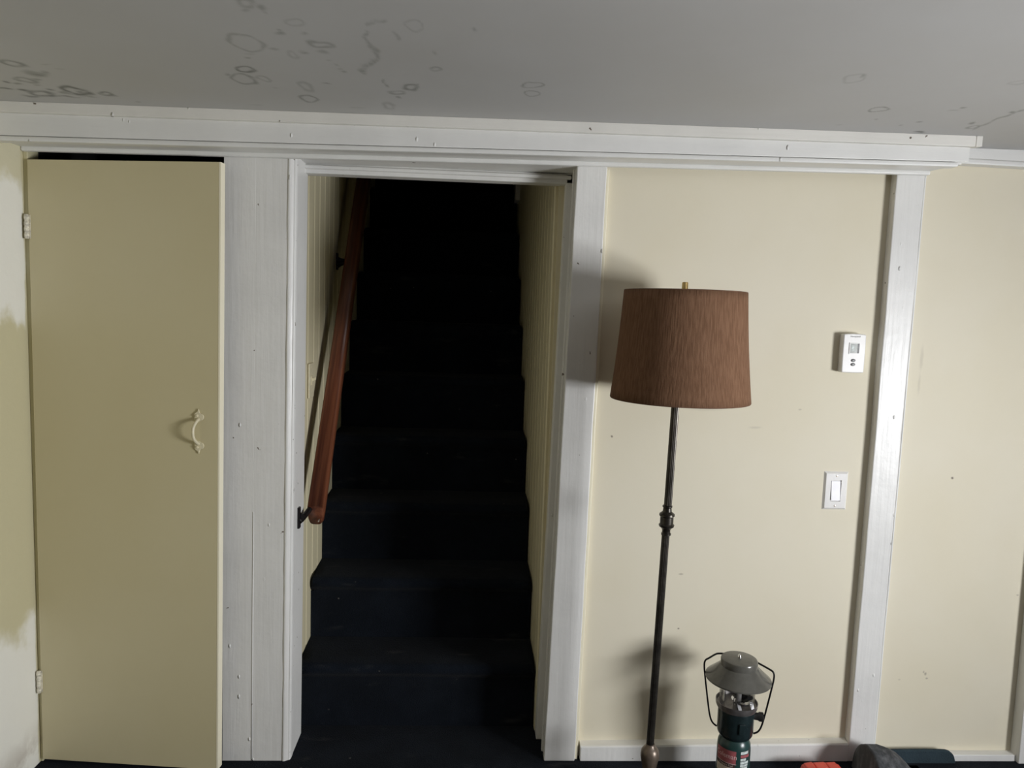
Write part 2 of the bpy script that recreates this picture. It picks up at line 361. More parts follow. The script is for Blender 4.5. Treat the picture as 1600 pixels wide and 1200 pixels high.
# ------------------------------------------------------------------ the room shell
def zs(x): return 1.829 + (x+1.28)*0.0165          # underside of the boxed beam
def zt(x): return 1.894 + (x+1.28)*0.0100          # top of its face board
PANEL = 0.03
struct(box('floor', ROOM_L-.1, ROOM_R+.1, ROOM_B-.1, 2.75, -0.05, 0.0, 'navy_carpet'), 'dark navy carpeted floor in front of the stairs', 'floor')
def make_ceiling():
    # fine grid over the stained part near the beam, plain quads elsewhere; stains are stored per vertex
    import numpy as np
    xa, xb, ya, yb = ROOM_L-.1, ROOM_R+.1, ROOM_B-.1, .14
    xs = np.unique(np.concatenate([np.arange(xa, 1.8, .004), [1.8, xb]])); ys = np.unique(np.concatenate([[ya], np.arange(-1.35, .0, .0045), [0, yb]]))
    X, Y = np.meshgrid(xs, ys); T = np.zeros_like(X)
    wx = X+.003*np.sin(X*61+Y*23)+.002*np.sin(X*140-Y*90+1); wy = Y+.005*np.sin(X*47+Y*31+2)+.003*np.sin(X*120+Y*75)
    for (px, py, rx, ry, ring, sv) in st:
        L = np.hypot((wx-px)/rx, (wy-py)/ry)
        g = np.clip(1-np.abs(L-1)/(ring*1.35), 0, 1) if ring else np.clip((1.1-L)/.9, 0, 1)
        T = np.maximum(T, min(1.0, sv*1.45)*g*g*(3-2*g))
    nx, ny = len(xs), len(ys)
    V = [(x, y, cz(x)) for x, y in zip(X.ravel().tolist(), Y.ravel().tolist())]
    Fc = [(j*nx+i, (j+1)*nx+i, (j+1)*nx+i+1, j*nx+i+1) for j in range(ny-1) for i in range(nx-1)]
    k = len(V); V += [(x, y, cz(x)+.06) for x, y in ((xa, ya), (xb, ya), (xb, yb), (xa, yb))]; Fc.append((k, k+1, k+2, k+3))
    me = bpy.data.meshes.new('ceiling'); me.from_pydata(V, [], Fc); me.update()
    at = me.attributes.new('stain', 'FLOAT', 'POINT'); at.data.foreach_set('value', np.concatenate([T.ravel(), [0]*4]).astype(np.float32))
    o = bpy.data.objects.new('ceiling', me); C.objects.link(o); me.materials.append(M['stained_ceiling_paint']); return o
struct(make_ceiling(), 'low dull white ceiling with grey rings of damp stains', 'ceiling')
wlo = struct(box('wall_left', ROOM_L-.1, ROOM_L, -1.4, 0.03, 0, 1.96, 'patched_wall_paint'), 'left wall with white filler patches over yellowed cream paint', 'wall')
box('unseen_wall_part', ROOM_L-.1, ROOM_L, ROOM_B-.1, -1.4, 0, 1.96, 'dark_unseen_wall', wlo)  # unseen stretch of wall, darkened to reduce the bounce
struct(box('wall_front_panel', .345, ROOM_R+.1, PANEL, .14, 0, 1.985, 'cream_wall_paint'), 'cream painted wall panel behind the brown floor lamp', 'wall')
struct(box('wall_front_upper', ROOM_L-.05, .345, .006, .14, 1.858, 1.97, 'cream_wall_paint'), 'strip of wall above the two doorways', 'wall')
# right-hand wall with the window that lights the room
def wall_with_hole(name, pt, u0_, u1_, hu0, hu1, hz0, hz1, mat, thick):
    us = [u0_, hu0, hu1, u1_]; zz = [0, hz0, hz1, 1.985]; V = []; Fc = []
    for s in (0, thick):
        for zv in zz:
            for uv in us: V.append(pt(uv, s, zv))
    g = lambda s, i, j: s*16+j*4+i
    for s in (0, 1):
        for j in range(3):
            for i in range(3):
                if i == 1 and j == 1: continue
                Fc.append((g(s, i, j), g(s, i+1, j), g(s, i+1, j+1), g(s, i, j+1)))
    for a, b in (((1, 1), (2, 1)), ((2, 1), (2, 2)), ((2, 2), (1, 2)), ((1, 2), (1, 1))):
        Fc.append((g(0, *a), g(0, *b), g(1, *b), g(1, *a)))
    for j in range(3):
        for i in (0, 3): Fc.append((g(0, i, j), g(0, i, j+1), g(1, i, j+1), g(1, i, j)))
    for i in range(3):
        for j in (0, 3): Fc.append((g(0, i, j), g(0, i+1, j), g(1, i+1, j), g(1, i, j)))
    return link_mesh(name, V, Fc, mat)
struct(wall_with_hole('wall_right', lambda u, s, z: (ROOM_R+s, u, z), ROOM_B-.1, .03, WIN['y0'], WIN['y1'], WIN['z0'], WIN['z1'], 'dark_unseen_wall', .1), 'right wall of the room with a window', 'wall')
struct(box('wall_back', ROOM_L-.1, ROOM_R+.1, ROOM_B-.1, ROOM_B, 0, 1.985, 'dark_unseen_wall'), 'back wall behind the viewpoint', 'wall')
def slab(name, ua, ub, za, zb, parent=None, th=.03):
    x = ROOM_R-.015
    return box(name, x, x+th, ua, ub, za, zb, 'white_flat_trim', parent, .002)
a0, a1, z0, z1 = WIN['y0'], WIN['y1'], WIN['z0'], WIN['z1']
wo = struct(slab('window_1', a0-.07, a1+.07, z0-.045, z0), 'window in the right wall', 'window')
slab('casing', a0-.07, a0, z0, z1, wo); slab('casing', a1, a1+.07, z0, z1, wo); slab('casing', a0-.07, a1+.07, z1, z1+.07, wo); slab('meeting_rail', a0, a1, (z0+z1)/2-.015, (z0+z1)/2+.015, wo, .02)

# ------------------------------------------------------------------ boxed beam over the doorways
beam_top = lambda x: zt(x)+.004
def run(name, plan, fb, ft, mat, parent=None, bw=.002):
    return hexa(name, [(x, y, fb(x)) for x, y in plan], [(x, y, ft(x)) for x, y in plan], mat, parent, bw)
bm_ = struct(run('trim_1', [(ROOM_L, -.118), (1.372, -.118), (1.343, 0), (ROOM_L, 0)], lambda x: zs(x)+.002, lambda x: cz(x), 'white_flat_trim', bw=.0015), 'white boxed beam running under the ceiling above both doorways', 'beam')
run('face_board', [(ROOM_L, -.126), (1.387, -.126), (1.383, -.118), (ROOM_L, -.118)], lambda x: zs(x)+.008, lambda x: zt(x)+.006, 'white_flat_trim', bm_)
run('bead', [(ROOM_L, -.131), (1.355, -.131), (1.352, -.098), (ROOM_L, -.098)], lambda x: zs(x)-.007, lambda x: zs(x)+.006, 'white_flat_trim', bm_, .004)
run('cove', [(ROOM_L, -.017), (1.346, -.017), (1.343, 0), (ROOM_L, 0)], lambda x: zs(x)-.010, lambda x: zs(x)+.004, 'white_flat_trim', bm_, .005)
# filler strip: several lengths of board against the ceiling
fs = run('filler_strip', [(ROOM_L, -.141), (1.392, -.141), (1.390, -.118), (ROOM_L, -.118)], lambda x: zt(x), lambda x: cz(x), 'filler_strip_paint', bm_, .0015)
run('strip_end', [(1.393, -.141), (1.411, -.142), (1.405, -.118), (1.391, -.118)], lambda x: zt(x), lambda x: cz(x), 'filler_strip_paint', bm_, .0015)
# crown along the wall right of the beam
cr = struct(run('trim_2', [(1.34, .0), (ROOM_R, .0), (ROOM_R, PANEL), (1.34, PANEL)], lambda x: 1.9185-.012*(x-1.4), lambda x: cz(x), 'white_flat_trim'), 'white crown strip under the ceiling at the right of the beam', 'trim')
run('bead', [(1.34, -.008), (ROOM_R, -.008), (ROOM_R, PANEL), (1.34, PANEL)], lambda x: 1.903-.012*(x-1.4), lambda x: 1.919-.012*(x-1.4), 'white_flat_trim', cr, .004)

# ------------------------------------------------------------------ posts and frame
def post(name, tl, tr, bl, br, label, cat, y0=0.0, y1=.035, mat='white_gloss_paint', ztop=1.9, parent=None):
    pts = [aty(*p, y0) for p in (tl, tr, br, bl)]
    def ext(a, b, z): t = (z-b.z)/(a.z-b.z); return b.lerp(a, t)
    TL = ext(pts[0], pts[3], ztop); TR = ext(pts[1], pts[2], ztop); BL = ext(pts[0], pts[3], 0); BR = ext(pts[1], pts[2], 0)
    # many short lengths so that the edge is slightly uneven like a hand-planed, over-painted board
    n = 26; V = []; Fc = []
    for i in range(n+1):
        t = i/n; l = BL.lerp(TL, t); r = BR.lerp(TR, t)
        dl = .0016*noise.noise(Vector((l.x*5, 0, l.z*6))); dr = .0016*noise.noise(Vector((r.x*5, 3, r.z*6)))
        for (p, dx, y) in ((l, dl, y0), (r, dr, y0), (r, dr, y1), (l, dl, y1)): V.append((p.x+dx, y, p.z))
    for i in range(n):
        for k in range(4): Fc.append((i*4+k, i*4+(k+1) % 4, i*4+4+(k+1) % 4, i*4+4+k))
    Fc += [(3, 2, 1, 0), tuple(n*4+k for k in range(4))]
    o = link_mesh(name, V, Fc, mat, parent); bevel(o, .003, 2, 50)
    if label: struct(o, label, cat)
    return o
p1 = post('trim_3', (350, 245), (400.4, 246), (347, 1190), (393.2, 1191), 'wide white painted board post between the closet door and the stair doorway', 'trim', ztop=zs(-.65)+.02)
post('board', (400.2, 246), (454.5, 247), (393, 1191), (441.5, 1192), None, None, ztop=zs(-.6)+.02, parent=p1)
pa, pb = aty(393.1, 1191, 0), aty(396, 800, 0)
tube('joint_bead', [(pa.x, .0005, 0.002), (pb.x, .0005, pb.z)], .0021, 'white_gloss_paint', p1, 8)
for o_ in [p1]+list(p1.children):
    if o_.modifiers: o_.modifiers[0].width = .0008
XJ = -.527
# door frame of the stair doorway
xl = lambda z: .259+.0155*z
jl = struct(hexa('trim_4', [(-.735, .036, 0), (XJ-.011, .036, 0), (XJ-.011, .150, 0), (-.735, .150, 0)], [(-.735, .036, 1.858), (XJ, .036, 1.858), (XJ, .150, 1.858), (-.735, .150, 1.858)], 'white_gloss_paint', None, .003), 'white painted left jamb of the stair doorway', 'trim')
hexa('jamb_edge', [(-.60, .012, 0), (XJ-.011, .012, 0), (XJ-.011, .040, 0), (-.60, .040, 0)], [(-.60, .012, 1.858), (XJ, .012, 1.858), (XJ, .040, 1.858), (-.60, .040, 1.858)], 'white_gloss_paint', jl, .001)
# sloping moulding on the front edge, thick with paint
mp_ = [(-.5530, .012), (-.5515, .0000), (-.5490, -.0022), (-.5455, -.0024), (-.5430, -.0014), (-.5405, -.0002), (-.5350, .0030), (-.5335, .0042), (-.5315, .0034), (-.5290, .0060), (-.5278, .0100), (-.5270, .016), (-.5270, .03)]
V = []; Fc = []; n = 60; k = len(mp_)
for i in range(n+1):
    z = 1.846*i/n; lean = -.011*(1-z/1.84)
    for q, (a, b) in enumerate(mp_):
        d = .0011*noise.noise(Vector((q*.7, 0, z*16))); V.append((a+lean+d, b+d*.6, z))
for i in range(n):
    for q in range(k-1): Fc.append((i*k+q, i*k+q+1, i*k+k+q+1, i*k+k+q))
link_mesh('edge_moulding', V, Fc, 'white_gloss_paint', jl, True)
jr = struct(hexa('trim_5', [(xl(0), .03, 0), (.344, .03, 0), (.344, .155, 0), (xl(0)+.002, .155, 0)], [(xl(1.858), .03, 1.858), (.344, .03, 1.858), (.344, .155, 1.858), (xl(1.858)+.002, .155, 1.858)], 'white_gloss_paint', None, .002), 'white painted right jamb of the stair doorway with a stop strip', 'trim')
hexa('stop', [(xl(0)-.018, .118, 0), (xl(0)+.01, .118, 0), (xl(0)+.01, .170, 0), (xl(0)-.018, .170, 0)], [(xl(1.85)-.018, .118, 1.85), (xl(1.85)+.01, .118, 1.85), (xl(1.85)+.01, .170, 1.85), (xl(1.85)-.018, .170, 1.85)], 'white_gloss_paint', jr, .003)
hexa('edge_bead', [(xl(0)-.006, .05, 0), (xl(0)+.01, .05, 0), (xl(0)+.01, .066, 0), (xl(0)-.006, .066, 0)], [(xl(1.85)-.006, .05, 1.85), (xl(1.85)+.01, .05, 1.85), (xl(1.85)+.01, .066, 1.85), (xl(1.85)-.006, .066, 1.85)], 'white_gloss_paint', jr, .003)
zh = lambda x: 1.842+.006*(x+.5)
jh = struct(run('trim_6', [(-.60, .006), (.345, .006), (.345, .150), (-.60, .150)], zh, lambda x: 1.862, 'white_gloss_paint', bw=.003), 'white painted head of the stair doorway', 'trim')
run('stop', [(-.60, .118), (.30, .118), (.30, .168), (-.60, .168)], lambda x: 1.8145, lambda x: 1.845, 'white_gloss_paint', jh, .003)
run('stop_bead', [(-.53, .106), (.285, .106), (.285, .120), (-.53, .120)], lambda x: 1.8265, lambda x: 1.838, 'white_gloss_paint', jh, .004)
post('trim_7', (902, 258), (949, 260), (850, 1190), (898, 1190), 'white painted board post between the stair doorway and the lamp panel', 'trim', ztop=zs(.32)+.02)
bd = post('trim_8', (948.5, 260), (953, 260), (897.5, 1190), (902, 1190), 'thin cream bead along the right edge of the middle post', 'trim', .010, .034, 'lit_edge_and_bead_cream', ztop=zs(.36)-.012)
post('trim_9', (1402, 270), (1446, 270), (1325, 1186), (1364, 1182), 'white painted post at the right end of the lamp panel', 'trim', ztop=zs(1.3)-.003)
bd.modifiers[0].width = .002
post('trim_10', (1445.5, 272), (1448.5, 272), (1363.5, 1182), (1366.5, 1182), 'thin white caulk line on the right edge of the right post', 'trim', .014, .031, 'white_flat_trim', ztop=1.87)
# baseboards
b1 = struct(hexa('baseboard_front', [(.372, .0, 0), (1.246, .0, 0), (1.246, PANEL, 0), (.372, PANEL, 0)], [(.372, .0, .046), (1.246, .0, .058), (1.246, PANEL, .060), (.372, PANEL, .048)], 'white_gloss_paint', None, .002), 'low white baseboard under the lamp panel', 'baseboard')
hexa('top_edge', [(.372, .001, .0465), (1.244, .001, .0585), (1.244, PANEL, .0605), (.372, PANEL, .0485)], [(.372, .003, .0495), (1.244, .003, .0615), (1.244, PANEL, .0645), (.372, PANEL, .0525)], 'filler_strip_paint', b1)
struct(box('baseboard_right', 1.335, ROOM_R, .002, PANEL, 0, .022, 'white_gloss_paint', bw=.002), 'low white baseboard right of the right post', 'baseboard')
struct(hexa('trim_11', [(1.812, -.012, 0), (1.90, -.012, 0), (1.90, PANEL, 0), (1.812, PANEL, 0)], [(1.800, -.012, 1.88), (1.89, -.012, 1.88), (1.89, PANEL, 1.88), (1.800, PANEL, 1.88)], 'white_gloss_paint', None, .003), 'white upright casing at the far right edge of the wall', 'trim')

# ------------------------------------------------------------------ closet behind the left door
cl = struct(box('wall_closet', ROOM_L-.05, -.735, .62, .66, 0, 2.0, 'dark_plastic_and_shade'), 'back of the closet behind the cream door, coloured near black for its shade', 'wall')  # closet faces coloured near black in place of real shade
box('closet_side', ROOM_L-.05, ROOM_L+.004, .032, .62, 0, 2.0, 'dark_plastic_and_shade', cl); box('closet_top', ROOM_L-.05, -.735, .14, .66, 1.96, 2.0, 'dark_plastic_and_shade', cl)
box('closet_side', -.745, -.735, .15, .62, 0, 2.0, 'dark_plastic_and_shade', cl)
hj = struct(hexa('trim_12', [(ROOM_L, -.004, 0), (-1.281, -.004, 0), (-1.281, .05, 0), (ROOM_L, .05, 0)], [(ROOM_L, -.004, 1.83), (-1.276, -.004, 1.83), (-1.276, .05, 1.83), (ROOM_L, .05, 1.83)], 'patched_wall_paint', None, .002), 'narrow cream jamb strip on the hinge side of the closet door', 'trim')
# the door itself hangs a little open
HX, HY = -1.278, -.012
DW = .538; ANG = math.atan2(-.052, .552)
dr_ = bpy.data.objects.new('door_1', None); C.objects.link(dr_); dr_.location = (HX, HY, 0); dr_.rotation_euler = (0, 0, ANG); dr_.empty_display_size = .05
struct(dr_, 'plain cream slab closet door standing slightly ajar at the left', 'door')
n = 20; V = []; Fc = []
z0, TZ0, TZ1 = .012, 1.797, 1.803
hexa('door_slab', [(0, 0, z0), (DW, 0, z0-.002), (DW, .026, z0-.002), (0, .026, z0)], [(.005, 0, TZ0), (DW+.018, 0, TZ1), (DW+.018, .026, TZ1), (.005, .026, TZ0)], 'cream_door_paint', dr_, .0012)
hexa('door_edge_strip', [(DW, -.0005, z0-.002), (DW+.006, .0, z0-.002), (DW+.006, .027, z0-.002), (DW, .027, z0-.002)], [(DW+.018, -.0005, TZ1), (DW+.024, .0, TZ1), (DW+.024, .027, TZ1), (DW+.018, .027, TZ1)], 'lit_edge_and_bead_cream', dr_, .001)
# pull handle with two pointed rosettes
hz = 1.042; hx = DW-.044
hd = tube('door_handle', [(hx, -.004, hz+.036), (hx+.001, -.016, hz+.032), (hx-.004, -.027, hz+.018), (hx-.005, -.030, hz), (hx-.004, -.027, hz-.018), (hx+.001, -.016, hz-.032), (hx, -.004, hz-.036)], .0045, 'painted_metal_cream', dr_, 8, 2)
for sg in (1, -1):
    zc = hz+sg*.042; out = []
    for a in range(24):
        t = 2*PI*a/24; r = .0115+.004*abs(math.cos(1.5*t))
        out.append((hx+math.cos(t)*r, -.0005, zc+math.sin(t)*r))
    k = 6 if sg > 0 else 18
    out[k] = (hx, -.0005, zc+sg*.024); 
    prism('rosette', out, (0, -.0045, 0), 'painted_metal_cream', hd, .0012)
    sc = lathe('screw', [(0, .004), (.003, .0035), (.0042, .001), (.0042, 0)], 'painted_metal_cream', hd, 12); sc.location = (hx-.004, -.005, zc+sg*.004); sc.rotation_euler = (PI/2, 0, 0)
for zc in (1.61, .26):
    h0 = tube('hinge', [(.005*zc/1.8-.002, -.005, zc-.034), (.005*zc/1.8-.002, -.005, zc+.034)], .0058, 'hinge_paint', dr_, 12)
    box('leaf', .005*zc/1.8, .005*zc/1.8+.006, -.0012, .002, zc-.033, zc+.033, 'hinge_paint', h0, .0006)
    for q in range(4): tube('knuckle', [(.005*zc/1.8-.002, -.005, zc-.030+q*.0165), (.005*zc/1.8-.002, -.005, zc-.020+q*.0165)], .0066, 'hinge_paint', h0, 12)

# ------------------------------------------------------------------ stairwell
SL = -.562
def xr(y): return .240-.022*(y-.15)
wl = struct(box('wall_stair_left', SL-.05, SL-.012, .150, 2.70, 0, 3.3, 'stairwell_paint'), 'cream boarded wall on the left of the stairs behind the handrail', 'wall')
wr_ = struct(hexa('wall_stair_right', [(xr(.15)+.012, .155, 0), (.40, .155, 0), (.40, 2.7, 0), (xr(2.7)+.012, 2.7, 0)], [(xr(.15)+.012, .155, 3.3), (.40, .155, 3.3), (.40, 2.7, 3.3), (xr(2.7)+.012, 2.7, 3.3)], 'stairwell_paint'), 'cream boarded wall on the right of the stairs', 'wall')
y = .151; k = 0
while y < 2.6:
    wd = .082+.012*((k*7) % 5)/5
    y2 = min(y+wd, 2.69)
    prism('plank', [(SL-.012, y, 0), (SL-.004, y, 0), (SL, y+.005, 0), (SL, y2-.005, 0), (SL-.004, y2-.001, 0), (SL-.012, y2-.001, 0)], (0, 0, 3.3), 'stairwell_paint', wl)
    a, b = max(y, .171), y2
    if b > a:
        prism('plank', [(xr(a)+.012, a, 0), (xr(a)+.004, a, 0), (xr(a), a+.005, 0), (xr(b), b-.005, 0), (xr(b)+.004, b-.001, 0), (xr(b)+.012, b-.001, 0)], (0, 0, 3.3), 'stairwell_paint', wr_)
    y = y2; k += 1
struct(box('wall_stair_end', SL-.05, .40, 2.70, 2.75, 0, 3.35, 'dark_plastic_and_shade'), 'end wall at the top of the stairs, coloured near black for the gloom', 'wall')  # end wall, ceiling and front blackened to stand in for the stairwell's darkness
struct(box('ceiling_stair', SL-.05, .40, .14, 2.75, 3.3, 3.36, 'dark_plastic_and_shade'), 'unseen ceiling over the stairs, coloured near black for the gloom', 'ceiling')
struct(box('wall_stair_front', SL-.05, .40, .141, .154, 1.90, 3.3, 'dark_plastic_and_shade'), 'inner side of the wall above the stair doorway', 'wall')
# skirting board where the right wall ends near the top of the stairs
struct(box('baseboard_stair', xr(1.66)-.022, xr(1.66)+.002, 1.60, 1.72, 1.98, 2.9, 'white_flat_trim', bw=.002), 'pale upright board at the top right of the stairs', 'trim')
stair = thing('staircase', ((SL+.22)/2, .2, 0), 'steep straight staircase covered in dark navy carpet', 'stairs')
ox, oy = stair.location.x, stair.location.y
RISE, GO, Y0 = .226, .19, .20
for i in range(10):
    ya = Y0+GO*i; za = RISE*i; zb = RISE*(i+1); yb = ya+GO+(.5 if i == 9 else 0)
    prof = [(ya, za), (ya, zb-.055), (ya-.006, zb-.048)]
    R_ = .021
    for q in range(9):
        a = -PI/2*.75+(PI*.88)*q/8
        prof.append((ya-.004-R_*math.cos(a)*1.0, zb-R_+R_*math.sin(a)))
    prof += [(ya+.02, zb+.001), (ya+GO*.55, zb-.002), (yb, zb), (yb+.02, zb), (yb+.02, za)]
    nx = 14; V = []; Fc = []; npf = len(prof)
    xa, xb = SL+.001, xr(yb)-.001
    for j in range(nx+1):
        t = j/nx; x = xa+(xb-xa)*(.5-.5*math.cos(PI*t)*(1)) if True else 0
        e = min(t, 1-t); edge = max(0, 1-e/.09)            # the carpet rolls in towards both walls
        for (py, pz) in prof:
            inn = edge**2*.016
            dz = .0022*noise.noise(Vector((x*6, py*9, pz*9+i)))
            nose = 1.0 if (pz > zb-.05 and py < ya+.03) else 0.0
            V.append((x-ox, py-oy+inn*nose+dz*.6, pz-inn*nose*.8+(dz if pz > za+.02 else 0)))
    for j in range(nx):
        for q in range(npf): Fc.append((j*npf+q, j*npf+(q+1) % npf, (j+1)*npf+(q+1) % npf, (j+1)*npf+q))
    Fc += [tuple(range(npf))[::-1], tuple(range(nx*npf, (nx+1)*npf))]
    o = link_mesh('step', V, Fc, 'navy_carpet', stair, True)
    es = o.modifiers.new('edges', 'EDGE_SPLIT'); es.split_angle = math.radians(50)

# handrail
ra = atx(493, 806, -.497); rb = atx(569.5, 285, -.486); rb = ra+(rb-ra)*1.75
dirv = (rb-ra).normalized(); L = (rb-ra).length
rail = thing('handrail', ra, 'reddish brown wooden handrail rising along the left stair wall', 'handrail')
side = Vector((1, 0, 0)); nup = side.cross(dirv); nup = nup if nup.z > 0 else -nup
prof = []
for q in range(20):
    a = 2*PI*q/20; c, s = math.cos(a), math.sin(a)
    prof.append((math.copysign(abs(c)**.6, c)*.0270, math.copysign(abs(s)**.55, s)*.033))
sh = []
V = []; Fc = []
for j, (t, sc) in enumerate(((0, .82), (.008, .97), (.02, 1.0), (L*.5, 1.0), (L, 1.0))):
    for a, b in prof:
        cut = -.018*(b/.031) if j < 2 else 0
        V.append(((a*sc), b*sc, t+cut))
npf = len(prof)
for j in range(4):
    for q in range(npf): Fc.append((j*npf+q, j*npf+(q+1) % npf, (j+1)*npf+(q+1) % npf, (j+1)*npf+q))
Fc += [tuple(range(npf))[::-1], tuple(range(4*npf, 5*npf))]
ro = link_mesh('rail', V, Fc, 'rail_wood', rail, True)
ro.rotation_mode = 'QUATERNION'
ro.rotation_quaternion = Matrix((side, -dirv.cross(side)*-1, dirv)).transposed().to_quaternion()
for t, wx, wy in ((.085, XJ-.006, .070), (1.12, SL, None)):
    c = ra+dirv*t
    if wy is None: wy = c.y+.01
    pz = c.z-.045
    br = box('bracket', -.001, .006, -.010, .010, -.040, .026, 'black_iron', rail, .001)
    br.location = (wx-ra.x, wy-ra.y, pz-ra.z)
    tx = c.x-.008-wx; ty = c.y-wy; tz = c.z-.026-pz
    tube('arm', [(0, 0, -.018), (tx*.3, ty*.1, -.014), (tx*.6, ty*.5, -.004), (tx, ty, tz)], [.012, .010, .0085, .009], 'black_iron', br, 8, 1)
    prism('web', [(0, -.002, -.038), (tx*.75, -.002, -.002), (tx*.5, -.002, .004), (0, -.002, .012)], (0, .004, 0), 'black_iron', br)
lo = tube('end_screw', [(0, -.004, -.004), (0, .006, .002)], .0025, 'screw_metal', rail, 8); lo.location = (.012, -.008, -.012)
# old switch plate on the stair wall
sp_ = thing('switch_plate', (SL, .355, 1.158), 'cream painted switch plate on the left stair wall beside the handrail', 'switch')
prism('plate', [(0, -.036, -.06), (0, .036, -.06), (0, .036, .06), (0, -.036, .06)], (.006, 0, 0), 'painted_metal_cream', sp_, .003)
prism('toggle_frame', [(.006, -.008, -.016), (.006, .008, -.016), (.006, .008, .016), (.006, -.008, .016)], (.003, 0, 0), 'painted_metal_cream', sp_, .001)
prism('toggle', [(.008, -.004, -.004), (.008, .004, -.004), (.008, .004, .006), (.008, -.004, .006)], (.012, 0, .006), 'painted_metal_cream', sp_, .001)

# ------------------------------------------------------------------ floor lamp
lx, ly = .546, -.225
lamp = thing('floor_lamp', (lx, ly, 0), 'bronze floor lamp with a brown linen drum shade', 'floor lamp')
lathe('base', [(0, 0), (.128, 0), (.132, .006), (.130, .016), (.120, .022), (.108, .028), (.104, .036), (.085, .046), (.060, .056), (.040, .068), (.027, .084), (.020, .100), (0, .100)], 'aged_bronze', lamp, 48).location.x = -.011
lathe('stem_urn', [(0, .098), (.014, .098), (.0165, .104), (.0155, .110), (.0175, .118), (.0215, .135), (.0245, .150), (.0255, .1535), (.0252, .156), (.0262, .158), (.0265, .168), (.0245, .178), (.019, .186), (.0135, .191), (.012, .197), (0, .197)], 'aged_bronze', lamp, 32).location.x = -.011
pole_b = Vector((-.012, 0, .195)); pole_t = Vector((.014, 0, 1.49))
# reeded tube
V = []; Fc = []; sg = 32; n = 2
for j in range(n):
    p = pole_b.lerp(pole_t, j/(n-1))
    for q in range(sg):
        a = 2*PI*q/sg; r = .0108-.0008*(q % 2); V.append((p.x+math.cos(a)*r, p.y+math.sin(a)*r, p.z))
for q in range(sg): Fc.append((q, (q+1) % sg, sg+(q+1) % sg, sg+q))
Fc += [tuple(range(sg))[::-1], tuple(range(sg, 2*sg))]
link_mesh('pole', V, Fc, 'dark_bronze', lamp)
kz = .852
kn = lathe('collar', [(.0108, -.042), (.0135, -.041), (.0135, -.036), (.0115, -.034), (.0115, -.026), (.015, -.021), (.0205, -.017), (.0215, -.012), (.0185, -.009), (.0185, .011), (.0215, .014), (.021, .019), (.0165, .022), (.0125, .026), (.0115, .036), (.0135, .038), (.0135, .042), (.0108, .043)], 'dark_bronze', lamp, 32)
kn.location = pole_b.lerp(pole_t, (kz-.195)/1.295)
shade_loc = Vector((.0175, 0, 0))
SZ0, SZ1, R0, R1 = 1.193, 1.483, .1885, .1635
n = 12; prof = [(R0+(R1-R0)*t/n-.0025*math.sin(PI*t/n), SZ0+(SZ1-SZ0)*t/n) for t in range(n+1)]
so = lathe('shade', prof, 'lamp_linen', lamp, 64); so.location = shade_loc
sd = so.modifiers.new('thick', 'SOLIDIFY'); sd.thickness = .003; sd.offset = -1
ln = lathe('shade_lining', [(r-.0045, z) for r, z in prof], 'shade_lining', so, 48)
for r, z, nm in ((R0, SZ0, 'bottom_rim'), (R1, SZ1, 'top_rim')):
    tr = [(r+.0008*math.cos(a)-.001, z+.0028*math.sin(a)) for a in [2*PI*q/8 for q in range(9)]]
    lathe(nm, tr, 'shade_trim', so, 64)
# spider, harp and brass finial
for q in range(3):
    a = 2*PI*q/3+.4; tube('spider_arm', [(math.cos(a)*.012, math.sin(a)*.012, 1.468), (math.cos(a)*(R1-.006), math.sin(a)*(R1-.006), 1.474)], .0016, 'dark_bronze', so, 6)
soc = lathe('socket', [(.0, 1.225), (.016, 1.225), (.020, 1.24), (.020, 1.30), (.014, 1.305), (0, 1.305)], 'brass', lamp, 24); soc.location = (.010, 0, 0)
fin = lathe('finial', [(0, 1.456), (.0115, 1.456), (.0115, 1.464), (.0082, 1.466), (.0082, 1.507), (.0072, 1.5095), (.0050, 1.5095), (.0050, 1.500), (0, 1.500)], 'brass', lamp, 24); fin.location = (.0165, 0, 0)

# ------------------------------------------------------------------ camping lantern
nx_, ny_ = .800, -.17
lan = thing('camping_lantern', (nx_, ny_, 0), 'green propane camping lantern with wide grey enamel cap and wire handle', 'lantern')
cyl = lathe('fuel_cylinder', [(0, .004), (.030, .004), (.040, 0), (.0455, .004), (.049, .012), (.050, .022), (.050, .150), (.0485, .164), (.043, .177), (.033, .187), (.020, .193), (0, .194)], 'cylinder_green', lan, 48)
lathe('base_ring', [(.0508, .0), (.0508, .018), (.0500, .020)], 'cylinder_green', cyl, 48)
# the burner housing
hs = lathe('housing', [(0, .178), (.036, .178), (.047, .184), (.0525, .192), (.054, .200), (.054, .258), (.053, .264), (.050, .267), (0, .267)], 'lantern_body_green', lan, 48)
box('latch', -.009, .009, -.058, -.050, .210, .240, 'lantern_body_green', hs, .002)
lathe('collar', [(.050, .262), (.0585, .264), (.062, .272), (.0625, .282), (.0605, .282), (.0575, .274), (.045, .270), (.014, .272), (0, .272)], 'lantern_collar_metal', lan, 48)
rf = lathe('reflector', [(.008, .276), (.020, .277), (.028, .281), (.032, .289), (.030, .288), (.018, .281), (.008, .279)], 'chrome', lan, 32); rf.location = (.012, -.012, .002)
for q, sx_ in ((0, -.018), (1, .022)):
    prism('reflector_foot', [(sx_+.008, -.046, .274), (sx_+.018, -.046, .274), (sx_+.016, -.030, .292), (sx_+.006, -.030, .292)], (0, .0015, .001), 'chrome', lan)
lathe('burner_tube', [(0, .270), (.0075, .270), (.0075, .345), (.011, .350), (.011, .358), (0, .358)], 'burner_grey', lan, 20).location = (.006, 0, 0)
tube('igniter', [(-.012, -.008, .272), (-.013, -.010, .292), (-.006, -.010, .304), (-.010, -.012, .312)], .0013, 'dark_plastic_and_shade', lan, 6)
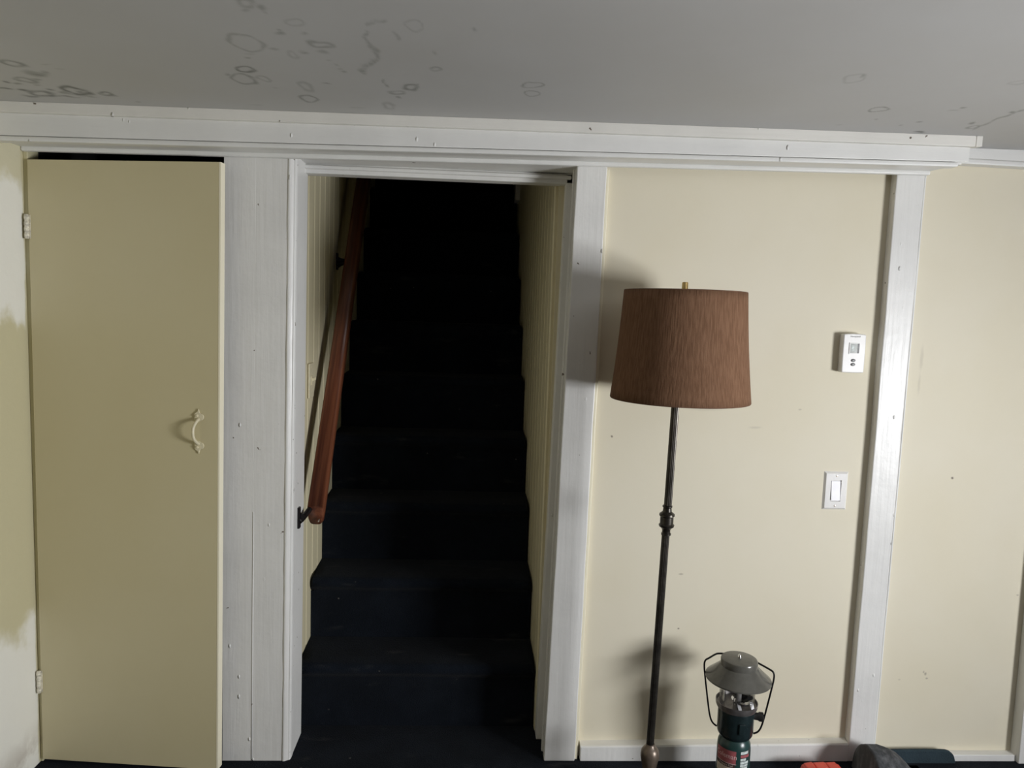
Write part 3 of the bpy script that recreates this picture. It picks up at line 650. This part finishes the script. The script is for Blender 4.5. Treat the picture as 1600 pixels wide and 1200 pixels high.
kb = lathe('knob', [(0, 0), (.010, 0), (.0105, .012), (.013, .016), (.013, .026), (.011, .028), (0, .028)], 'dark_plastic_and_shade', lan, 20)
kb.location = (.050, -.016, .245); kb.rotation_euler = (0, PI/2, -.25)
gl = lathe('globe', [(.0525, .272), (.0525, .345), (.0505, .345), (.0505, .272), (.0525, .272)], 'globe_glass', lan, 48)
cap = lathe('cap', [(.0, .404), (.048, .404), (.0525, .4025), (.0545, .399), (.0545, .384), (.058, .381), (.094, .352), (.0975, .3495), (.0978, .346), (.0955, .3455), (.092, .350), (.056, .378), (.050, .380), (.050, .398), (0, .400)], 'lantern_cap_enamel', lan, 64)
lathe('cap_nut', [(0, .403), (.0055, .403), (.0058, .408), (.0042, .413), (.0020, .4155), (0, .416)], 'chrome', cap, 16)
lan.scale = (.96, .96, 1.06)
# wire bail
ang = math.radians(-22); ca, sa = math.cos(ang), math.sin(ang)
hp = [(-.0545, .196), (-.066, .202), (-.074, .214), (-.081, .240), (-.098, .335), (-.103, .368), (-.100, .382), (-.088, .392), (-.060, .408), (-.045, .411), (0, .411), (.045, .411), (.060, .408), (.088, .392), (.100, .382), (.103, .368), (.098, .335), (.081, .240), (.074, .214), (.066, .202), (.0545, .196)]
def bail(u, z):
    back = 0.045*max(0, (z-.395))/.016 if False else 0
    return (u*ca, u*sa, z)
pts = []
for u, z in hp:
    x, yv, zz = bail(u, z)
    f = max(0.0, min(1.0, (z-.385)/.026)); pts.append((x, yv+f*.060*max(0, 1-(abs(u)/.11)**2), zz-f*.022))
tube('bail', pts, .0027, 'black_wire', lan, 8, 2)
# labels on the cylinder
def wrap(name, a0, a1, z0, z1, r, mat, parent):
    V = []; Fc = []; n = 12
    for i in range(n+1):
        a = a0+(a1-a0)*i/n
        for z in (z0, z1): V.append((math.cos(a)*r, math.sin(a)*r, z))
    for i in range(n): Fc.append((2*i, 2*i+2, 2*i+3, 2*i+1))
    return link_mesh(name, V, Fc, mat, parent, True)
def wrap_text(name, s, size, ac, z, r, mat, parent):
    V, Fc = text_mesh(s, size)
    return link_mesh(name, [(math.cos(ac+v.x/r)*r, math.sin(ac+v.x/r)*r, z+v.y) for v in V], Fc, mat, parent)
A = math.radians
fc = math.atan2(-D-ny_, 0-nx_)            # angle that faces the viewer
wrap('label_band', fc-A(66), fc+A(10), .122, .158, .0503, 'label_red', cyl)
wrap('label_edge', fc-A(66), fc+A(12), .120, .1215, .0503, 'label_pink_ink', cyl)
wrap_text('lettering', 'Coleman', .0195, fc-A(27), .141, .0507, 'label_pink_ink', cyl)
wrap('label_stripe', fc-A(66), fc+A(9), .110, .120, .0503, 'label_dark', cyl)
wrap_text('lettering', 'Propane Fuel', .0085, fc-A(24), .115, .0507, 'label_cream', cyl)
wrap('label_panel', fc-A(66), fc+A(8), .088, .110, .0503, 'label_cream', cyl)
wrap('label_line', fc-A(66), fc+A(14), .0835, .0855, .0503, 'label_cream', cyl)
for z0, z1, a1, mt in ((.150, .158, 58, 'label_white'), (.140, .148, 62, 'label_red'), (.131, .138, 48, 'label_white'), (.122, .129, 60, 'label_white'), (.1145, .1205, 58, 'label_white'), (.107, .113, 56, 'label_white'), (.099, .105, 54, 'label_white'), (.092, .097, 52, 'label_white')):
    wrap('label_print', fc+A(26), fc+A(a1), z0, z1, .0503, mt, cyl)

# ------------------------------------------------------------------ thermostat and light switch on the panel
th = thing('thermostat', (1.163, PANEL, 1.322), 'white wall thermostat with small screen on the cream panel', 'thermostat')
def rr(w_, h_, bow=0, y=0, n=8, r=.004):
    out = []
    for i in range(n+1): t = -1+2*i/n; out.append((t*w_/2, y, h_/2+bow*(1-t*t)))
    for i in range(n+1): t = -1+2*i/n; out.append((w_/2+bow*.3*(1-t*t), y, -t*h_/2))
    for i in range(n+1): t = -1+2*i/n; out.append((-t*w_/2, y, -h_/2-bow*(1-t*t)*.4))
    for i in range(n+1): t = -1+2*i/n; out.append((-w_/2-bow*.3*(1-t*t), y, t*h_/2))
    q = []
    for p in out:
        if not q or (Vector(p)-Vector(q[-1])).length > 1e-5: q.append(p)
    if (Vector(q[0])-Vector(q[-1])).length < 1e-5: q.pop()
    return q
prism('back_plate', rr(.068, .112, .002), (0, -.006, 0), 'white_plastic', th)
prism('body', rr(.070, .117, .0025, -.006), (0, -.022, 0), 'white_plastic', th, .003, 3)
fb = -.0285
for a, b, c_, d_ in ((-.0165, .0165, .031, .033), (-.0165, .0165, -.001, .001), (-.0165, -.0145, .001, .031), (.0145, .0165, .001, .031)):
    box('screen_frame', a, b, fb-.0015, fb+.001, c_, d_, 'white_plastic', th)
scn = box('screen', -.0145, .0145, fb-.0003, fb+.001, .001, .031, 'lcd_grey', th)
box('screen_shade', .0095, .0145, fb-.0008, fb, .001, .031, 'dark_plastic_and_shade', scn); box('screen_figure', -.009, -.001, fb-.0006, fb, .009, .025, 'label_white', scn)
for zc in (-.021, -.0335):
    b = lathe('button', [(0, .003), (.006, .0026), (.0082, 0)], 'button_grey', th, 20); b.location = (-.001, fb+.0008, zc); b.rotation_euler = (PI/2, 0, 0); b.scale = (1, .62, 1)
    b2 = lathe('button_arrow', [(0, .0036), (.002, .0034), (.003, .002)], 'label_white', b, 3)
V, Fc = text_mesh('Honeywell', .0072)
link_mesh('lettering', [(v.x+.001, fb-.0002, v.y+.0525) for v in V], Fc, 'grey_print', th)
sw = thing('light_switch', (1.150, PANEL, .887), 'white rocker light switch plate on the cream panel below the thermostat', 'light switch')
pw, ph = .078, .122; ow, oh = .034, .068
V = [(-pw/2, 0, -ph/2), (pw/2, 0, -ph/2), (pw/2, 0, ph/2), (-pw/2, 0, ph/2)]
e = .006
V += [(-pw/2+e, -.006, -ph/2+e), (pw/2-e, -.006, -ph/2+e), (pw/2-e, -.006, ph/2-e), (-pw/2+e, -.006, ph/2-e)]
V += [(-ow/2, -.006, -oh/2), (ow/2, -.006, -oh/2), (ow/2, -.006, oh/2), (-ow/2, -.006, oh/2)]
V += [(-ow/2, -.001, -oh/2), (ow/2, -.001, -oh/2), (ow/2, -.001, oh/2), (-ow/2, -.001, oh/2)]
Fc = []
for s in range(3):
    for k in range(4): Fc.append((s*4+k, s*4+(k+1) % 4, s*4+4+(k+1) % 4, s*4+4+k))
Fc.append((12, 13, 14, 15))
link_mesh('plate', V, Fc, 'white_plastic', sw)
rk = prism('rocker', [(-.0145, -.0035, -.031), (-.0145, -.0095, -.031), (-.0145, -.0065, 0), (-.0145, -.0040, .031), (-.0145, -.0025, .031)], (.029, 0, 0), 'white_rocker_plastic', sw, .0006)
for zc in (.048, -.048):
    s_ = lathe('screw', [(0, .0014), (.0026, .001), (.0034, 0)], 'screw_metal', sw, 14); s_.location = (0, -.0058, zc); s_.rotation_euler = (PI/2, 0, 0)

# ------------------------------------------------------------------ things on the floor at the right
# piece of carpet turned up against the wall
n = 20; out = [(1.345, 0.0), (1.345, .043), (1.40, .0455), (1.50, .0465), (1.555, .0455)]
for q in range(1, 8): a = PI/2*(1-q/8); out.append((1.560+.038*math.cos(a), .008+.0375*math.sin(a)))
out += [(1.600, .006), (1.602, 0)]
fl = prism('carpet_offcut', [(x, -.012, z) for x, z in out], (0, .013, 0), 'carpet_flap', None, .004)
tag(fl, 'dark blue-grey carpet flap with a rounded corner turned up against the right wall', 'carpet')
# charcoal garment in a heap at the foot of the right post
sil = [aty(px_, py_, -.10) for px_, py_ in ((1351, 1200), (1354, 1172), (1357, 1166.5), (1364, 1168), (1376, 1169.5), (1390, 1172), (1402, 1178), (1411, 1186), (1417, 1194), (1423, 1202), (1436, 1216), (1450, 1240))]
hx0 = 1.268
def hz_(x):
    if x <= sil[0].x: return 0
    for a, b in zip(sil, sil[1:]):
        if a.x <= x <= b.x: return a.z+(b.z-a.z)*(x-a.x)/(b.x-a.x+1e-9)
    return 0
nu, nv = 60, 26; V = []; Fc = []
xa_, xb_ = sil[0].x-.004, sil[-1].x+.01
for i in range(nu+1):
    x = xa_+(xb_-xa_)*i/nu; h = max(hz_(x), 0)
    for j in range(nv+1):
        t = -1+2*j/nv
        prof_ = max(0, 1-abs(t)**2.2)**.55
        fold = (.006*noise.noise(Vector((x*30+t*1.2, t*1.5, 1.3)))+.003*noise.noise(Vector((x*80, t*4, 4))))*(prof_**.5)*(1 if i not in (0, nu) else 0)
        ry_ = .080 if t > 0 else .105
        V.append((x-hx0, t*ry_+fold*.6, max(0, h*prof_+fold*min(1, h/.05)*(.4 if abs(t) < .25 else 1))))
for i in range(nu):
    for j in range(nv): Fc.append((i*(nv+1)+j, (i+1)*(nv+1)+j, (i+1)*(nv+1)+j+1, i*(nv+1)+j+1))
hp_ = thing('cloth_bundle', (hx0, -.10, 0), 'worn charcoal grey cloth bundle heaped at the foot of the right post', 'cloth')
link_mesh('cloth', V, Fc, 'worn_cloth', hp_, True)
tube('strap', [(.05, -.03, .090), (.085, -.035, .070), (.115, -.04, .060), (.15, -.045, .046), (.18, -.05, .020), (.20, -.05, .003)], .003, 'strap_dark', hp_, 8, 2)
# red plastic case
rc = thing('plastic_case', (aty(1294, 1191, -.12).x, -.12, 0), 'red plastic case with moulded grooves beside the lantern', 'case')
ct = aty(1285, 1191, -.078).z
out = [(-.062, 0), (-.066, .02), (-.066, ct-.028), (-.060, ct-.010), (-.047, ct-.004), (0, ct-.002), (.044, ct-.004), (.058, ct-.010), (.066, ct-.028), (.067, .02), (.063, 0)]
prism('shell', [(x, -.045, z) for x, z in out], (0, .09, 0), 'red_plastic', rc, .006, 3)
for xa, xb in ((-.056, -.030), (-.026, .010), (.014, .044)):
    prism('rib', [(xa, -.043, ct-.010), (xb, -.043, ct-.008), (xb, -.043, ct+.002), (xa, -.043, ct if xa > -.05 else ct-.002)], (0, .086, 0), 'red_plastic', rc, .003)
box('clasp', -.014, .014, -.052, -.044, .04, .07, 'dark_plastic_and_shade', rc, .002)
